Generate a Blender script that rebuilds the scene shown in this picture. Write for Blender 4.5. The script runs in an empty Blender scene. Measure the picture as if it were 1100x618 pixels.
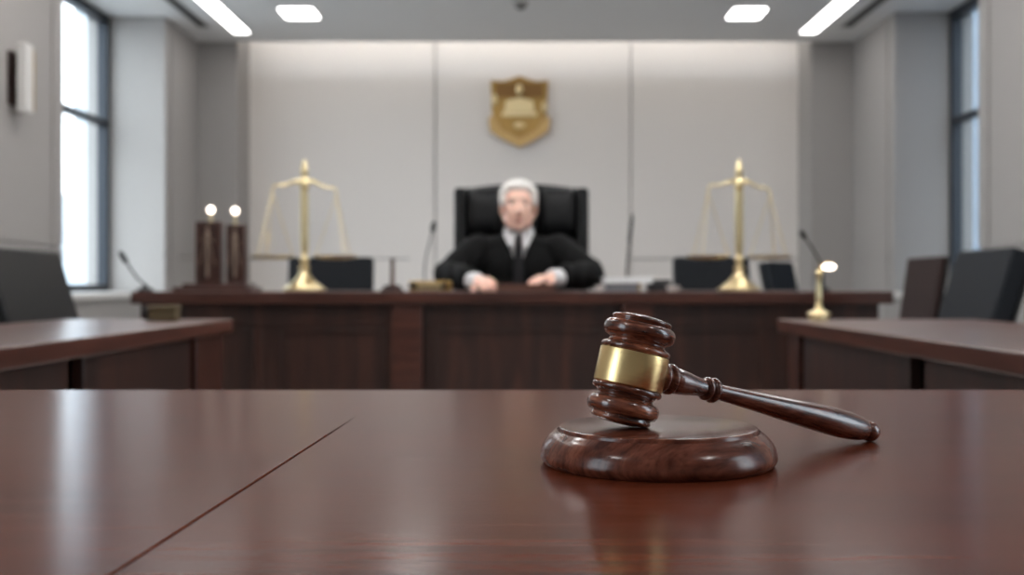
import bpy, bmesh, math, random
from mathutils import Vector, Matrix, noise
random.seed(7)
C = bpy.context.scene
COL = C.collection
PI = math.pi

# ------------------------------------------------------------ camera, world, exposure
CAMZ = 0.854
cd = bpy.data.cameras.new('camera'); cam = bpy.data.objects.new('camera', cd); COL.objects.link(cam)
cam.location = (0, 0, CAMZ); cam.rotation_euler = (PI/2, 0, 0)
cd.sensor_width = 36; cd.lens = 1200/1100*36
cd.shift_x = -6/1100; cd.shift_y = -4/1100
cd.clip_start = 0.02; cd.clip_end = 200
cd.dof.use_dof = True; cd.dof.focus_distance = 0.585; cd.dof.aperture_fstop = 9.0
C.camera = cam
C.view_settings.view_transform = 'Standard'; C.view_settings.look = 'None'
C.view_settings.gamma = 1; C.view_settings.use_curve_mapping = False
C.view_settings.exposure = 1.39
w = bpy.data.worlds.new('overcast_sky'); C.world = w; w.use_nodes = True
bg = w.node_tree.nodes['Background']; bg.inputs[0].default_value = (0.86, 0.93, 1.0, 1); bg.inputs[1].default_value = 2.7
STRIP_E = 2.6; FILL_E = 17.0; COVE_E = 4.0
WARM = (1.0, 0.93, 0.85)

# ------------------------------------------------------------ helpers
def srgb(r, g, b):
    f = lambda c: (c/255/12.92 if c/255 <= .04045 else ((c/255+.055)/1.055)**2.4)
    return (f(r), f(g), f(b), 1)

def mat(name, col, rough=.5, metal=0, coat=0, emis=None, es=0, bump=0, bscale=60, spec=.5, var=0, coat_rough=.1):
    m = bpy.data.materials.new(name); m.use_nodes = True
    nt = m.node_tree; b = nt.nodes['Principled BSDF']
    b.inputs['Base Color'].default_value = col
    b.inputs['Roughness'].default_value = rough; b.inputs['Metallic'].default_value = metal
    b.inputs['Coat Weight'].default_value = coat; b.inputs['Coat Roughness'].default_value = coat_rough
    b.inputs['Specular IOR Level'].default_value = spec
    if emis: b.inputs['Emission Color'].default_value = emis; b.inputs['Emission Strength'].default_value = es
    tc = nt.nodes.new('ShaderNodeTexCoord')
    if var:
        n = nt.nodes.new('ShaderNodeTexNoise'); n.inputs['Scale'].default_value = bscale*.2; n.inputs['Detail'].default_value = 4
        nt.links.new(tc.outputs['Object'], n.inputs['Vector'])
        mx = nt.nodes.new('ShaderNodeMixRGB')
        mx.inputs[1].default_value = tuple(c*(1-var) for c in col[:3])+(1,); mx.inputs[2].default_value = tuple(min(1, c*(1+var)) for c in col[:3])+(1,)
        nt.links.new(n.outputs['Fac'], mx.inputs[0]); nt.links.new(mx.outputs[0], b.inputs['Base Color'])
    if bump:
        n = nt.nodes.new('ShaderNodeTexNoise'); n.inputs['Scale'].default_value = bscale; n.inputs['Detail'].default_value = 3
        nt.links.new(tc.outputs['Object'], n.inputs['Vector'])
        bp = nt.nodes.new('ShaderNodeBump'); bp.inputs['Strength'].default_value = bump; bp.inputs['Distance'].default_value = .002
        nt.links.new(n.outputs['Fac'], bp.inputs['Height']); nt.links.new(bp.outputs[0], b.inputs['Normal'])
    return m

def wood(name, dark, mid, light, stretch=(1.5, 30, 30), scale=3, rough=.3, coat=.3, coat_rough=.12, fine=6, bump=.15, pore=.35, spec=.5, ior=1.5):
    m = bpy.data.materials.new(name); m.use_nodes = True
    nt = m.node_tree; b = nt.nodes['Principled BSDF']; L = nt.links.new
    tc = nt.nodes.new('ShaderNodeTexCoord'); mp = nt.nodes.new('ShaderNodeMapping'); mp.inputs['Scale'].default_value = stretch
    L(tc.outputs['Object'], mp.inputs['Vector'])
    n1 = nt.nodes.new('ShaderNodeTexNoise'); n1.inputs['Scale'].default_value = scale; n1.inputs['Detail'].default_value = 6
    n1.inputs['Distortion'].default_value = .6; L(mp.outputs[0], n1.inputs['Vector'])
    cr = nt.nodes.new('ShaderNodeValToRGB'); e = cr.color_ramp.elements
    e[0].position = .30; e[0].color = dark; e[1].position = .72; e[1].color = light
    k = e.new(.5); k.color = mid
    L(n1.outputs['Fac'], cr.inputs[0])
    mp2 = nt.nodes.new('ShaderNodeMapping'); mp2.inputs['Scale'].default_value = tuple(s*fine for s in stretch)
    L(tc.outputs['Object'], mp2.inputs['Vector'])
    n2 = nt.nodes.new('ShaderNodeTexNoise'); n2.inputs['Scale'].default_value = scale; n2.inputs['Detail'].default_value = 3
    L(mp2.outputs[0], n2.inputs['Vector'])
    c2 = nt.nodes.new('ShaderNodeValToRGB'); c2.color_ramp.elements[0].position = .36; c2.color_ramp.elements[1].position = .52
    c2.color_ramp.elements[0].color = (1-pore, 1-pore, 1-pore, 1)
    L(n2.outputs['Fac'], c2.inputs[0])
    mx = nt.nodes.new('ShaderNodeMixRGB'); mx.blend_type = 'MULTIPLY'; mx.inputs[0].default_value = 1
    L(cr.outputs[0], mx.inputs[1]); L(c2.outputs[0], mx.inputs[2]); L(mx.outputs[0], b.inputs['Base Color'])
    b.inputs['Roughness'].default_value = rough
    b.inputs['Coat Weight'].default_value = coat; b.inputs['Coat Roughness'].default_value = coat_rough
    b.inputs['Specular IOR Level'].default_value = spec; b.inputs['IOR'].default_value = ior
    if bump:
        bp = nt.nodes.new('ShaderNodeBump'); bp.inputs['Strength'].default_value = bump; bp.inputs['Distance'].default_value = .0004
        L(n2.outputs['Fac'], bp.inputs['Height']); L(bp.outputs[0], b.inputs['Normal'])
    return m

def finish(name, bm, m, parent=None, smooth=None, bevel=0, loc=None):
    bmesh.ops.recalc_face_normals(bm, faces=bm.faces)
    me = bpy.data.meshes.new(name); bm.to_mesh(me); bm.free()
    o = bpy.data.objects.new(name, me); COL.objects.link(o)
    if m: me.materials.append(m)
    if smooth is not None:
        me.shade_smooth(); me.set_sharp_from_angle(angle=math.radians(smooth))
    if bevel:
        md = o.modifiers.new('bevel', 'BEVEL'); md.width = bevel; md.segments = 3; md.limit_method = 'ANGLE'; md.harden_normals = False
        me.shade_smooth(); me.set_sharp_from_angle(angle=math.radians(50))
    if parent: o.parent = parent
    if loc: o.location = loc
    return o

def tag(o, label, cat, group=None, kind=None):
    o['label'] = label; o['category'] = cat
    if group: o['group'] = group
    if kind: o['kind'] = kind
    return o
def thing(name, label, cat, loc=(0, 0, 0), rz=0, group=None):
    o = bpy.data.objects.new(name, None); COL.objects.link(o); o.location = loc; o.rotation_euler = (0, 0, rz)
    o.empty_display_size = .05
    return tag(o, label, cat, group)
def kids(o): return [c for c in bpy.data.objects if c.parent == o]
def dup(o, parent=None, loc=None, rz=None, label=None):
    c = o.copy(); COL.objects.link(c); c.parent = parent
    if loc: c.location = loc
    if rz is not None: c.rotation_euler = (0, 0, rz)
    if label: c['label'] = label
    for k in kids(o):
        if k is not c: dup(k, c)
    return c

def box(bm, x0, x1, y0, y1, z0, z1, M=None):
    vs = [bm.verts.new((x, y, z)) for x in (x0, x1) for y in (y0, y1) for z in (z0, z1)]
    for f in ((0,1,3,2),(4,6,7,5),(0,4,5,1),(2,3,7,6),(0,2,6,4),(1,5,7,3)): bm.faces.new([vs[i] for i in f])
    if M: bmesh.ops.transform(bm, matrix=M, verts=vs)
    return vs
def B(*boxes):
    bm = bmesh.new()
    for b in boxes: box(bm, *b)
    return bm
def lathe(bm, prof, n=48, M=None, sx=1, sy=1):
    """prof: list of (r, z), revolved about z"""
    rings = []; allv = []
    for r, z in prof:
        if r < 1e-6: v = [bm.verts.new((0, 0, z))]
        else: v = [bm.verts.new((r*math.cos(2*PI*i/n)*sx, r*math.sin(2*PI*i/n)*sy, z)) for i in range(n)]
        rings.append(v); allv += v
    for a, b in zip(rings, rings[1:]):
        for i in range(n):
            j = (i+1) % n
            if len(a) == 1 and len(b) == 1: continue
            if len(a) == 1: bm.faces.new((a[0], b[j], b[i]))
            elif len(b) == 1: bm.faces.new((a[i], a[j], b[0]))
            else: bm.faces.new((a[i], a[j], b[j], b[i]))
    if len(rings[0]) > 1: bm.faces.new(rings[0][::-1])
    if len(rings[-1]) > 1: bm.faces.new(rings[-1])
    if M: bmesh.ops.transform(bm, matrix=M, verts=allv)
    return bm
def smoothprof(pts, k=5):
    """Catmull-Rom through the control points"""
    out = []; P = [pts[0]]+list(pts)+[pts[-1]]
    for i in range(1, len(P)-2):
        p0, p1, p2, p3 = P[i-1], P[i], P[i+1], P[i+2]
        for s in range(k):
            t = s/k
            out.append(tuple(max(0, .5*((2*p1[j])+(-p0[j]+p2[j])*t+(2*p0[j]-5*p1[j]+4*p2[j]-p3[j])*t*t+(-p0[j]+3*p1[j]-3*p2[j]+p3[j])*t**3)) if j == 0
                             else .5*((2*p1[j])+(-p0[j]+p2[j])*t+(2*p0[j]-5*p1[j]+4*p2[j]-p3[j])*t*t+(-p0[j]+3*p1[j]-3*p2[j]+p3[j])*t**3) for j in range(2)))
    out.append(tuple(pts[-1])); return out
def arc(r0, z0, rad, a0, a1, n=8, rz=None):
    rz = rz or rad
    return [(r0+rad*math.cos(math.radians(a0+(a1-a0)*i/n)), z0+rz*math.sin(math.radians(a0+(a1-a0)*i/n))) for i in range(n+1)]
def tube(bm, pts, r, n=10, caps=True):
    """round tube through points; r a number or a list"""
    pts = [Vector(p) for p in pts]; rs = r if isinstance(r, (list, tuple)) else [r]*len(pts)
    rings = []; up = None
    for i, p in enumerate(pts):
        d = (pts[min(i+1, len(pts)-1)]-pts[max(i-1, 0)]).normalized()
        if up is None: up = d.orthogonal().normalized()
        up = (up-d*up.dot(d)).normalized(); s = d.cross(up)
        rings.append([bm.verts.new(p+(up*math.cos(2*PI*k/n)+s*math.sin(2*PI*k/n))*rs[i]) for k in range(n)])
    for a, b in zip(rings, rings[1:]):
        for k in range(n): bm.faces.new((a[k], a[(k+1) % n], b[(k+1) % n], b[k]))
    if caps: bm.faces.new(rings[0][::-1]); bm.faces.new(rings[-1])
    return bm
def curve_pts(P, k=6):
    P = [Vector(p) for p in P]; Q = [P[0]]+P+[P[-1]]; out = []
    for i in range(1, len(Q)-2):
        for s in range(k):
            t = s/k; p0, p1, p2, p3 = Q[i-1:i+3]
            out.append(.5*((2*p1)+(p2-p0)*t+(2*p0-5*p1+4*p2-p3)*t*t+(3*p1-p0-3*p2+p3)*t**3))
    out.append(P[-1]); return out
def ell(bm, c, s, R=None, n=20):
    M = Matrix.Translation(c) @ (R or Matrix.Identity(4)) @ Matrix.Diagonal((s[0], s[1], s[2], 1))
    bmesh.ops.create_uvsphere(bm, u_segments=n, v_segments=n//2+2, radius=1, matrix=M)
def cap(bm, a, b, ra, rb, n=16):
    """capsule from a to b, tapering"""
    a = Vector(a); b = Vector(b); d = b-a; L = d.length
    prof = [(ra*math.cos(t), ra*math.sin(t)) for t in [-PI/2+PI/2*i/5 for i in range(6)]]
    prof += [(rb*math.cos(t), L+rb*math.sin(t)) for t in [PI/2*i/5 for i in range(6)]]
    prof[0] = (0, -ra); prof[-1] = (0, L+rb)
    lathe(bm, prof, n, Matrix.Translation(a) @ d.to_track_quat('Z', 'Y').to_matrix().to_4x4())
def remesh(bm, voxel, smooth=3):
    """merge the closed shells of bm into one continuous surface"""
    bmesh.ops.recalc_face_normals(bm, faces=bm.faces)
    me = bpy.data.meshes.new('tmp'); bm.to_mesh(me); bm.free()
    o = bpy.data.objects.new('tmp', me); COL.objects.link(o)
    md = o.modifiers.new('r', 'REMESH'); md.mode = 'VOXEL'; md.voxel_size = voxel
    if smooth: s = o.modifiers.new('s', 'SMOOTH'); s.factor = .6; s.iterations = smooth
    dg = bpy.context.evaluated_depsgraph_get(); ev = o.evaluated_get(dg)
    out = bmesh.new(); out.from_mesh(ev.to_mesh()); ev.to_mesh_clear()
    bpy.data.objects.remove(o); bpy.data.meshes.remove(me)
    return out
def prism(bm, pts, y0, y1, M=None):
    """outline (x, z) extruded from y0 to y1"""
    a = [bm.verts.new((x, y0, z)) for x, z in pts]; b = [bm.verts.new((x, y1, z)) for x, z in pts]; n = len(pts)
    bm.faces.new(a); bm.faces.new(b[::-1])
    for i in range(n): bm.faces.new((a[i], b[i], b[(i+1) % n], a[(i+1) % n]))
    if M: bmesh.ops.transform(bm, matrix=M, verts=a+b)
    return bm
def rrect(x0, x1, z0, z1, r, n=6, arch=0):
    pts = []
    for cx, cz, a in ((x1-r, z1-r, 0), (x0+r, z1-r, 90), (x0+r, z0+r, 180), (x1-r, z0+r, 270)):
        for i in range(n+1):
            t = math.radians(a+90*i/n); pts.append([cx+r*math.cos(t), cz+r*math.sin(t)])
        if arch and a == 0:
            for i in range(1, 12):
                u = i/12; pts.append([x1-r+(x0-x1+2*r)*u, z1+arch*math.sin(PI*u)])
    return pts

# ------------------------------------------------------------ materials
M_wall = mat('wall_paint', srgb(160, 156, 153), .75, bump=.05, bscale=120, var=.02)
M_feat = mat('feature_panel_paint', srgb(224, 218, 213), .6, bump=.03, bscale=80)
M_ceil = mat('ceiling_paint', srgb(222, 222, 222), .85)
M_floor = mat('carpet', srgb(176, 174, 172), .95, bump=.5, bscale=400, var=.1)
M_sill = mat('stone_sill', srgb(205, 203, 200), .45)
M_frame = mat('window_metal', srgb(38, 44, 52), .4, .3)
M_black = mat('black_metal', srgb(22, 22, 23), .4, .4)
M_dplas = mat('black_plastic', srgb(24, 24, 26), .5)
M_brass = mat('polished_brass', srgb(232, 214, 168), .3, 1)
M_brassd = mat('aged_brass', srgb(170, 138, 84), .38, 1, bump=.2, bscale=60)
M_light = mat('light_diffuser', (1, 1, 1, 1), .5, emis=(1, .98, .96, 1), es=STRIP_E)
M_fill = mat('fill_diffuser', (1, 1, 1, 1), .5, emis=(1, .98, .96, 1), es=FILL_E)  # stronger glow, only for the added out-of-view ceiling lamps
M_cove = mat('cove_led', (1, 1, 1, 1), .5, emis=(1.0, .91, .80, 1), es=COVE_E)
M_bulb = mat('lamp_globe_glass', (1, 1, 1, 1), .3, emis=(1.0, .86, .72, 1), es=2.2)
M_trimd = mat('dark_slot', srgb(45, 44, 44), .7)
M_table = wood('table_walnut', srgb(78, 34, 21), srgb(98, 45, 28), srgb(112, 54, 34), (1.2, 20, 20), 3.4, .2, 0, .16, 6, .12, .2, spec=.5, ior=1.15)
M_bench = wood('bench_mahogany', srgb(34, 17, 12), srgb(48, 25, 18), srgb(68, 37, 27), (7, 7, .7), 2.5, .42, .15, .25, 6, .1, .2)
M_slab = wood('bench_top_mahogany', srgb(52, 27, 20), srgb(67, 36, 28), srgb(82, 46, 35), (1.2, 14, 14), 3, .33, .3, .2, 6, .1, .15)
M_side = wood('side_table_top', srgb(66, 36, 27), srgb(82, 46, 36), srgb(98, 58, 46), (14, 1.2, 14), 3, .3, .3, .2, 6, .1, .15)
M_gwood = wood('gavel_rosewood', srgb(52, 24, 16), srgb(114, 61, 41), srgb(178, 106, 74), (9, 9, 60), 4, .26, .6, .1, 5, .15, .45)
M_gwoodL = wood('gavel_handle_rosewood', srgb(62, 29, 21), srgb(104, 55, 41), srgb(142, 84, 64), (70, 70, 7), 4, .26, .6, .1, 5, .15, .4)
M_block = wood('block_rosewood', srgb(66, 31, 22), srgb(102, 54, 39), srgb(134, 78, 58), (12, 60, 30), 2.2, .25, .3, .15, 5, .1, .25, ior=1.3)
M_leather = mat('black_leather', srgb(19, 20, 22), .5, bump=.15, bscale=90, spec=.28)
M_cleath = mat('charcoal_leather', srgb(29, 32, 37), .65, spec=.2, bump=.1, bscale=90)
M_bleath = mat('dark_brown_leather', srgb(46, 31, 29), .6, spec=.25, bump=.1, bscale=90)
M_grey = mat('pale_grey_shell', srgb(150, 148, 146), .5)
M_chrome = mat('brushed_steel', srgb(170, 172, 175), .25, 1)
M_robe = mat('black_robe_cloth', srgb(11, 11, 12), .85, spec=.25, bump=.3, bscale=30)
M_shirt = mat('white_shirt_cotton', srgb(226, 226, 228), .8)
M_tie = mat('black_tie_silk', srgb(16, 16, 20), .5)
M_skin = mat('skin', srgb(238, 194, 176), .5, var=.06, bscale=60)
M_skin.node_tree.nodes['Principled BSDF'].inputs['Subsurface Weight'].default_value = .12
M_skin.node_tree.nodes['Principled BSDF'].inputs['Subsurface Radius'].default_value = (.01, .004, .002)
M_hair = mat('white_hair', srgb(232, 230, 226), .7, bump=.8, bscale=160)
M_brow = mat('grey_brow_hair', srgb(176, 164, 156), .8)
M_lip = mat('lips', srgb(160, 92, 84), .5)
M_eyew = mat('eye_white', srgb(225, 220, 216), .2)
M_iris = mat('eye_iris', srgb(52, 44, 40), .2)
M_paper = mat('white_paper', srgb(236, 236, 236), .8)
M_tray = mat('grey_plastic', srgb(128, 128, 134), .5)
M_ceram = mat('white_ceramic', srgb(226, 218, 212), .3)
M_cover = mat('brown_leather_cover', srgb(84, 52, 40), .5, bump=.1, bscale=80)
M_extwall = mat('pale_render', srgb(190, 196, 202), .9)
M_extblue = mat('blue_grey_cladding', srgb(96, 108, 122), .6)
M_ground = mat('paving', srgb(150, 150, 150), .9)

# brass for the gavel band: brushed around its axis
M_band = mat('brushed_brass_band', srgb(244, 212, 152), .27, 1)
def _band():
    nt = M_band.node_tree; b = nt.nodes['Principled BSDF']; tc = nt.nodes.new('ShaderNodeTexCoord'); mp = nt.nodes.new('ShaderNodeMapping')
    mp.inputs['Scale'].default_value = (20, 20, 2500); nt.links.new(tc.outputs['Object'], mp.inputs['Vector'])
    n = nt.nodes.new('ShaderNodeTexNoise'); n.inputs['Scale'].default_value = 1.5; nt.links.new(mp.outputs[0], n.inputs['Vector'])
    bp = nt.nodes.new('ShaderNodeBump'); bp.inputs['Strength'].default_value = .12; bp.inputs['Distance'].default_value = .0002
    nt.links.new(n.outputs['Fac'], bp.inputs['Height']); nt.links.new(bp.outputs[0], b.inputs['Normal'])
    b.inputs['Anisotropic'].default_value = .5
_band()

# clear window glass
M_glass = bpy.data.materials.new('window_glass'); M_glass.use_nodes = True
def _glass():
    nt = M_glass.node_tree; nt.nodes.remove(nt.nodes['Principled BSDF']); out = nt.nodes['Material Output']
    t = nt.nodes.new('ShaderNodeBsdfTransparent'); t.inputs[0].default_value = (.93, .96, .97, 1)
    g = nt.nodes.new('ShaderNodeBsdfGlossy'); g.inputs['Roughness'].default_value = .02
    f = nt.nodes.new('ShaderNodeFresnel'); mx = nt.nodes.new('ShaderNodeMixShader')
    ge = nt.nodes.new('ShaderNodeNewGeometry'); mr = nt.nodes.new('ShaderNodeMapRange')   # same reflectance on both faces of the thin pane
    mr.inputs['To Min'].default_value = 1.4; mr.inputs['To Max'].default_value = 1/1.4
    nt.links.new(ge.outputs['Backfacing'], mr.inputs['Value']); nt.links.new(mr.outputs[0], f.inputs[0])
    nt.links.new(f.outputs[0], mx.inputs[0]); nt.links.new(t.outputs[0], mx.inputs[1]); nt.links.new(g.outputs[0], mx.inputs[2]); nt.links.new(mx.outputs[0], out.inputs[0])
_glass()

# ------------------------------------------------------------ the room shell
XL, XR = -2.47, 2.594          # inner wall planes
OL, OR = -2.84, 2.958          # window planes
H = 2.717; YB = 8.60; YF = 9.0; Y0 = -2.6
DADO = 1.056
def struct(name, bm, m, **k):
    o = finish(name, bm, m, **k); o['kind'] = 'structure'; return o
struct('floor', B((-3.3, 3.4, Y0-.2, 9.3, -.1, 0)), M_floor)
struct('ceiling', B((-3.0, 3.12, Y0-.2, YB, H, H+.035), (-3.0, 3.12, Y0-.2, YB-.35, H+.035, H+.2), (-3.0, 3.12, YB-.35, 9.3, 3.0, 3.1)), M_ceil)
BL = [(6.04, 7.78), (-1.5, -.1)]
BR = [(6.26, 7.65), (-.2, 1.6)]
SILL = .80
def side_wall(name, xi, xo, bays, s):
    bm = bmesh.new(); T = .16
    xout = xo + s*T
    X = lambda a, b: (min(a, b), max(a, b))
    ys = sorted(bays); edges = [Y0] + [v for b in ys for v in b] + [9.3]
    for i in range(0, len(edges), 2):
        y0, y1 = edges[i], edges[i+1]
        box(bm, *X(xi, xout), y0, y1, 0, H)
        # applied panels, with a shadow gap before each window and a dado gap
        ya, yb = y0, min(y1, YB)
        p0, p1 = (ya+.0 if i == 0 else ya+.16), (yb-.16 if yb < 8 else yb)
        for z0, z1 in ((.13, DADO-.006), (DADO+.006, H)):
            box(bm, *X(xi, xi-s*.012), p0, p1, z0, z1)
            if i > 0: box(bm, *X(xi, xi-s*.012), ya, ya+.125, z0, z1)
            if yb < 8: box(bm, *X(xi, xi-s*.012), yb-.125, yb, z0, z1)
    for y0, y1 in ys: box(bm, *X(xi, xout), y0, y1, 0, SILL-.04)
    return struct(name, bm, M_wall)
side_wall('wall_left', XL, OL, BL, -1)
side_wall('wall_right', XR, OR, BR, 1)
struct('wall_rear', B((-3.0, 3.12, Y0-.2, Y0, 0, H)), M_wall)
# wall behind the bench: darker wings either side of a recessed, cove-lit feature wall
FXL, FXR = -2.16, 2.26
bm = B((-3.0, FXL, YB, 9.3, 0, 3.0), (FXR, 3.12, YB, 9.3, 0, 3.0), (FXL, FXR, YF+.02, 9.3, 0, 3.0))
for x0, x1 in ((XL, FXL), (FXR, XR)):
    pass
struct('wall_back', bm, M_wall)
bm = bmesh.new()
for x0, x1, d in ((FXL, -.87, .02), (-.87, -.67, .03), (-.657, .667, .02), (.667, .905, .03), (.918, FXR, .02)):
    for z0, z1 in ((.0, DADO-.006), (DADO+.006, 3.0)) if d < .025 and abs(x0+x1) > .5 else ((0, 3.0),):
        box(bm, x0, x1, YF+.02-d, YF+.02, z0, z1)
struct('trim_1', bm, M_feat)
for nm, bx in (('baseboard_left', [(XL, XL+.022, Y0, YB, 0, .12)]), ('baseboard_right', [(XR-.022, XR, Y0, YB, 0, .12)]),
               ('baseboard_rear', [(XL, XR, Y0, Y0+.02, 0, .12)]), ('baseboard_back', [(FXL, FXR, YF-.045, YF-.025, 0, .12)])):
    struct(nm, B(*bx), M_sill)
n = 1
for xi, xo, bays, s in ((XL, OL, BL, -1), (XR, OR, BR, 1)):
    for y0, y1 in bays:
        a, b = min(xo, xo+s*.07), max(xo, xo+s*.07)
        f = .05
        fr = struct('window_%d' % n, B((a, b, y0, y0+f, SILL, H), (a, b, y1-f, y1, SILL, H), (a, b, y0+f, y1-f, SILL, SILL+.05), (a, b, y0+f, y1-f, H-.06, H),
                                       (a, b, y0+f, y1-f, 1.945, 1.985), (a+.01, b-.01, (y0+y1)/2-.02, (y0+y1)/2+.02, SILL, H) if n not in (1, 3) else (a, b, y0, y0+f, SILL, H)), M_frame)
        xm = xo+s*.035
        finish('window_glass', B((xm-.003, xm+.003, y0+f-.01, y1-f+.01, SILL+.03, 1.955), (xm-.003, xm+.003, y0+f-.01, y1-f+.01, 1.975, H-.03)), M_glass, fr)
        struct('trim_%d' % (n+1), B((min(xi-s*.03, xo+s*.07), max(xi-s*.03, xo+s*.07), y0, y1, SILL-.04, SILL)), M_sill, bevel=.004)
        # daylight portal just outside the pane: guides sampling of the sky, gives no light of its own
        ld = bpy.data.lights.new('window_portal', 'AREA'); ld.shape = 'RECTANGLE'; ld.size = H-SILL; ld.size_y = y1-y0; ld.cycles.is_portal = True
        lo = bpy.data.objects.new('window_portal', ld); COL.objects.link(lo); lo.location = (xo+s*.1, (y0+y1)/2, (H+SILL)/2)
        lo.rotation_euler = (0, s*PI/2, 0)
        n += 1
# outside the windows
struct('ground', B((-40, 40, -30, 60, -3.2, -3.0)), M_ground)
g = finish('wall', B((-7.75, -4.2, 19.5, 30, -3, 16)), M_extwall)
bm = bmesh.new()
tag(g, 'pale grey building seen through the left window', 'building'); g.name = 'neighbouring_building'
g = finish('neighbouring_building', B((5.5, 12, 1.5, 34, -3, 18)), M_extblue); tag(g, 'blue-grey building added outside the right window to block sky light', 'building')  # put in to fill the bluish pane and hold back daylight there
g = finish('neighbouring_building', B((-26, -9.5, 34, 44, -3, 3.6)), M_extwall); tag(g, 'low pale building far outside the left window', 'building')

# ------------------------------------------------------------ ceiling fittings
def ceil_panel(name, label, cat, x0, x1, y0, y1, group, m=M_light, r=.03):
    t = thing(name, label, cat, ((x0+x1)/2, (y0+y1)/2, H), 0, group)
    hx, hy = (x1-x0)/2, (y1-y0)/2
    R = Matrix.Rotation(PI/2, 4, 'X')   # outline (x,z) -> (x,-y)
    bm = bmesh.new(); prism(bm, rrect(-hx, hx, -hy, hy, r), .0005, .006, R)
    finish('diffuser', bm, m, t, smooth=30, loc=(0, 0, -.0065))
    bm = bmesh.new()
    o = rrect(-hx-.012, hx+.012, -hy-.012, hy+.012, r+.01); i = rrect(-hx, hx, -hy, hy, r)
    va = [[bm.verts.new((p[0], p[1], z)) for p in q] for q, z in ((o, -.0005), (o, -.004), (i, -.004), (i, -.0005))]
    k = len(o)
    for a, b in zip(va, va[1:]+va[:1]):
        for j in range(k): bm.faces.new((a[j], a[(j+1) % k], b[(j+1) % k], b[j]))
    finish('frame', bm, M_grey, t, smooth=30)
    return t
ceil_panel('ceiling_light', 'long white linear ceiling light on the left, running towards the window side', 'ceiling light', -2.10, -1.98, 2.2, 8.28, None, r=.02)
ceil_panel('ceiling_light', 'long white linear ceiling light on the right, nearest the right wall', 'ceiling light', 2.09, 2.21, 2.2, 8.28, None, r=.02)
def downs(x0, x1, side):
    for k, y in enumerate((7.68, 5.0, 2.3, -.4)):
        if k == 0: lb = 'small square ceiling light beside the long strip light on the %s' % side
        else: lb = 'added fill light in the %s row above the %s' % (side, ['', 'side table', 'camera', 'rear of the room'][k])  # out-of-view lamps added to light the room
        ceil_panel('downlight_and_fill', lb, 'ceiling light', x0, x1, y-.16, y+.16, 'square ceiling lights', M_light if k == 0 else M_fill)
downs(-1.62, -1.38, 'left'); downs(1.46, 1.69, 'right')
for x, side in ((-.62, 'left'), (.66, 'right')):
    ceil_panel('downlight_and_fill', 'added fill light over the chairs behind the bench, on the %s of the judge' % side, 'ceiling light', x-.13, x+.13, 6.55, 6.8, 'square ceiling lights', M_fill)
    ceil_panel('downlight_and_fill', 'added fill light over the front of the bench, on the %s of the judge' % side, 'ceiling light', x-.15, x+.15, 3.65, 3.95, 'square ceiling lights', M_fill)
    ceil_panel('downlight_and_fill', 'added fill light over the floor before the bench, on the %s of the middle' % side, 'ceiling light', x-.15, x+.15, 2.85, 3.15, 'square ceiling lights', M_fill)
for x, side in ((-2.27, 'left'), (2.38, 'right')):
    t = thing('ceiling_vent', 'narrow dark slot vent in the ceiling between strip light and %s wall' % side, 'vent', (x, 6, H), 0, 'ceiling slot vents')
    finish('frame', B((-.045, -.03, -2.1, 2.1, -.004, -.0005), (.03, .045, -2.1, 2.1, -.004, -.0005), (-.045, .045, 2.08, 2.1, -.004, -.0005), (-.045, .045, -2.1, -2.08, -.004, -.0005)), M_grey, t)
    finish('slot', B((-.03, .03, -2.08, 2.08, -.003, -.0005)), M_trimd, t)
t = thing('smoke_detector', 'small round pale smoke detector on the middle of the ceiling', 'smoke detector', (.02, 7.4, H))
finish('body', lathe(bmesh.new(), [(0, -.035), (.03, -.034), (.045, -.02), (.05, -.001), (0, -.001)], 24), M_grey, t, smooth=40)
finish('grille', lathe(bmesh.new(), [(.026, -.042), (.03, -.034), (.0, -.034)][::-1]+[(0, -.042)], 24), M_trimd, t, smooth=40)
o = finish('cove_light', B((FXL+.02, FXR-.02, 8.50, 8.57, H+.036, H+.05)), M_cove)
tag(o, 'warm strip of cove lighting hidden above the ceiling edge, washing the feature wall', 'light strip')
# wall sconce on the left wall
t = thing('wall_sconce', 'slim rectangular wall light on the left wall beside the window', 'wall light', (XL+.012, 5.42, 1.85))
finish('back_plate', B((0, .015, -.04, .04, -.13, .13)), M_bleath, t, bevel=.002)
finish('bracket', B((.015, .05, -.02, .02, -.04, .02)), M_bleath, t, bevel=.002)
finish('shade', B((.05, .095, -.05, .035, -.165, .165)), M_sill, t, bevel=.004)
finish('fin', B((.02, .085, .06, .075, -.15, .15), (.0, .03, .03, .07, -.02, .02)), M_brassd, t, bevel=.002)

# ------------------------------------------------------------ emblem on the feature wall
EX, EZ, EY = .015, 2.25, YF-.0
t = thing('wall_emblem', 'gold heraldic shield emblem high on the feature wall above the judge', 'emblem', (EX, EY, EZ))
S = .2385
def shield(s):
    p = [(-1, 1), (-.55, .97), (-.25, 1.06), (0, 1.16), (.25, 1.06), (.55, .97), (1, 1), (.97, .5), (.96, 0), (.9, -.45), (.65, -.78), (.3, -1.0), (0, -1.12), (-.3, -1.0), (-.65, -.78), (-.9, -.45), (-.96, 0), (-.97, .5)]
    return [(x*s*S*.97, z*s*S) for x, z in p]
finish('shield', prism(bmesh.new(), shield(1), -.03, -.001), M_brassd, t, bevel=.006)
bm = prism(bmesh.new(), shield(.82), -.036, -.031); finish('field', bm, M_brassd, t, bevel=.003)
bm = bmesh.new()
prism(bm, [(-.8*S, .42*S), (.8*S, .42*S), (.8*S, .9*S), (.3*S, .9*S), (0, 1.0*S), (-.3*S, .9*S), (-.8*S, .9*S)], -.043, -.037)
finish('chief', bm, mat('dark_bronze', srgb(140, 108, 70), .5, 1), t, bevel=.003)
bm = bmesh.new()
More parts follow.
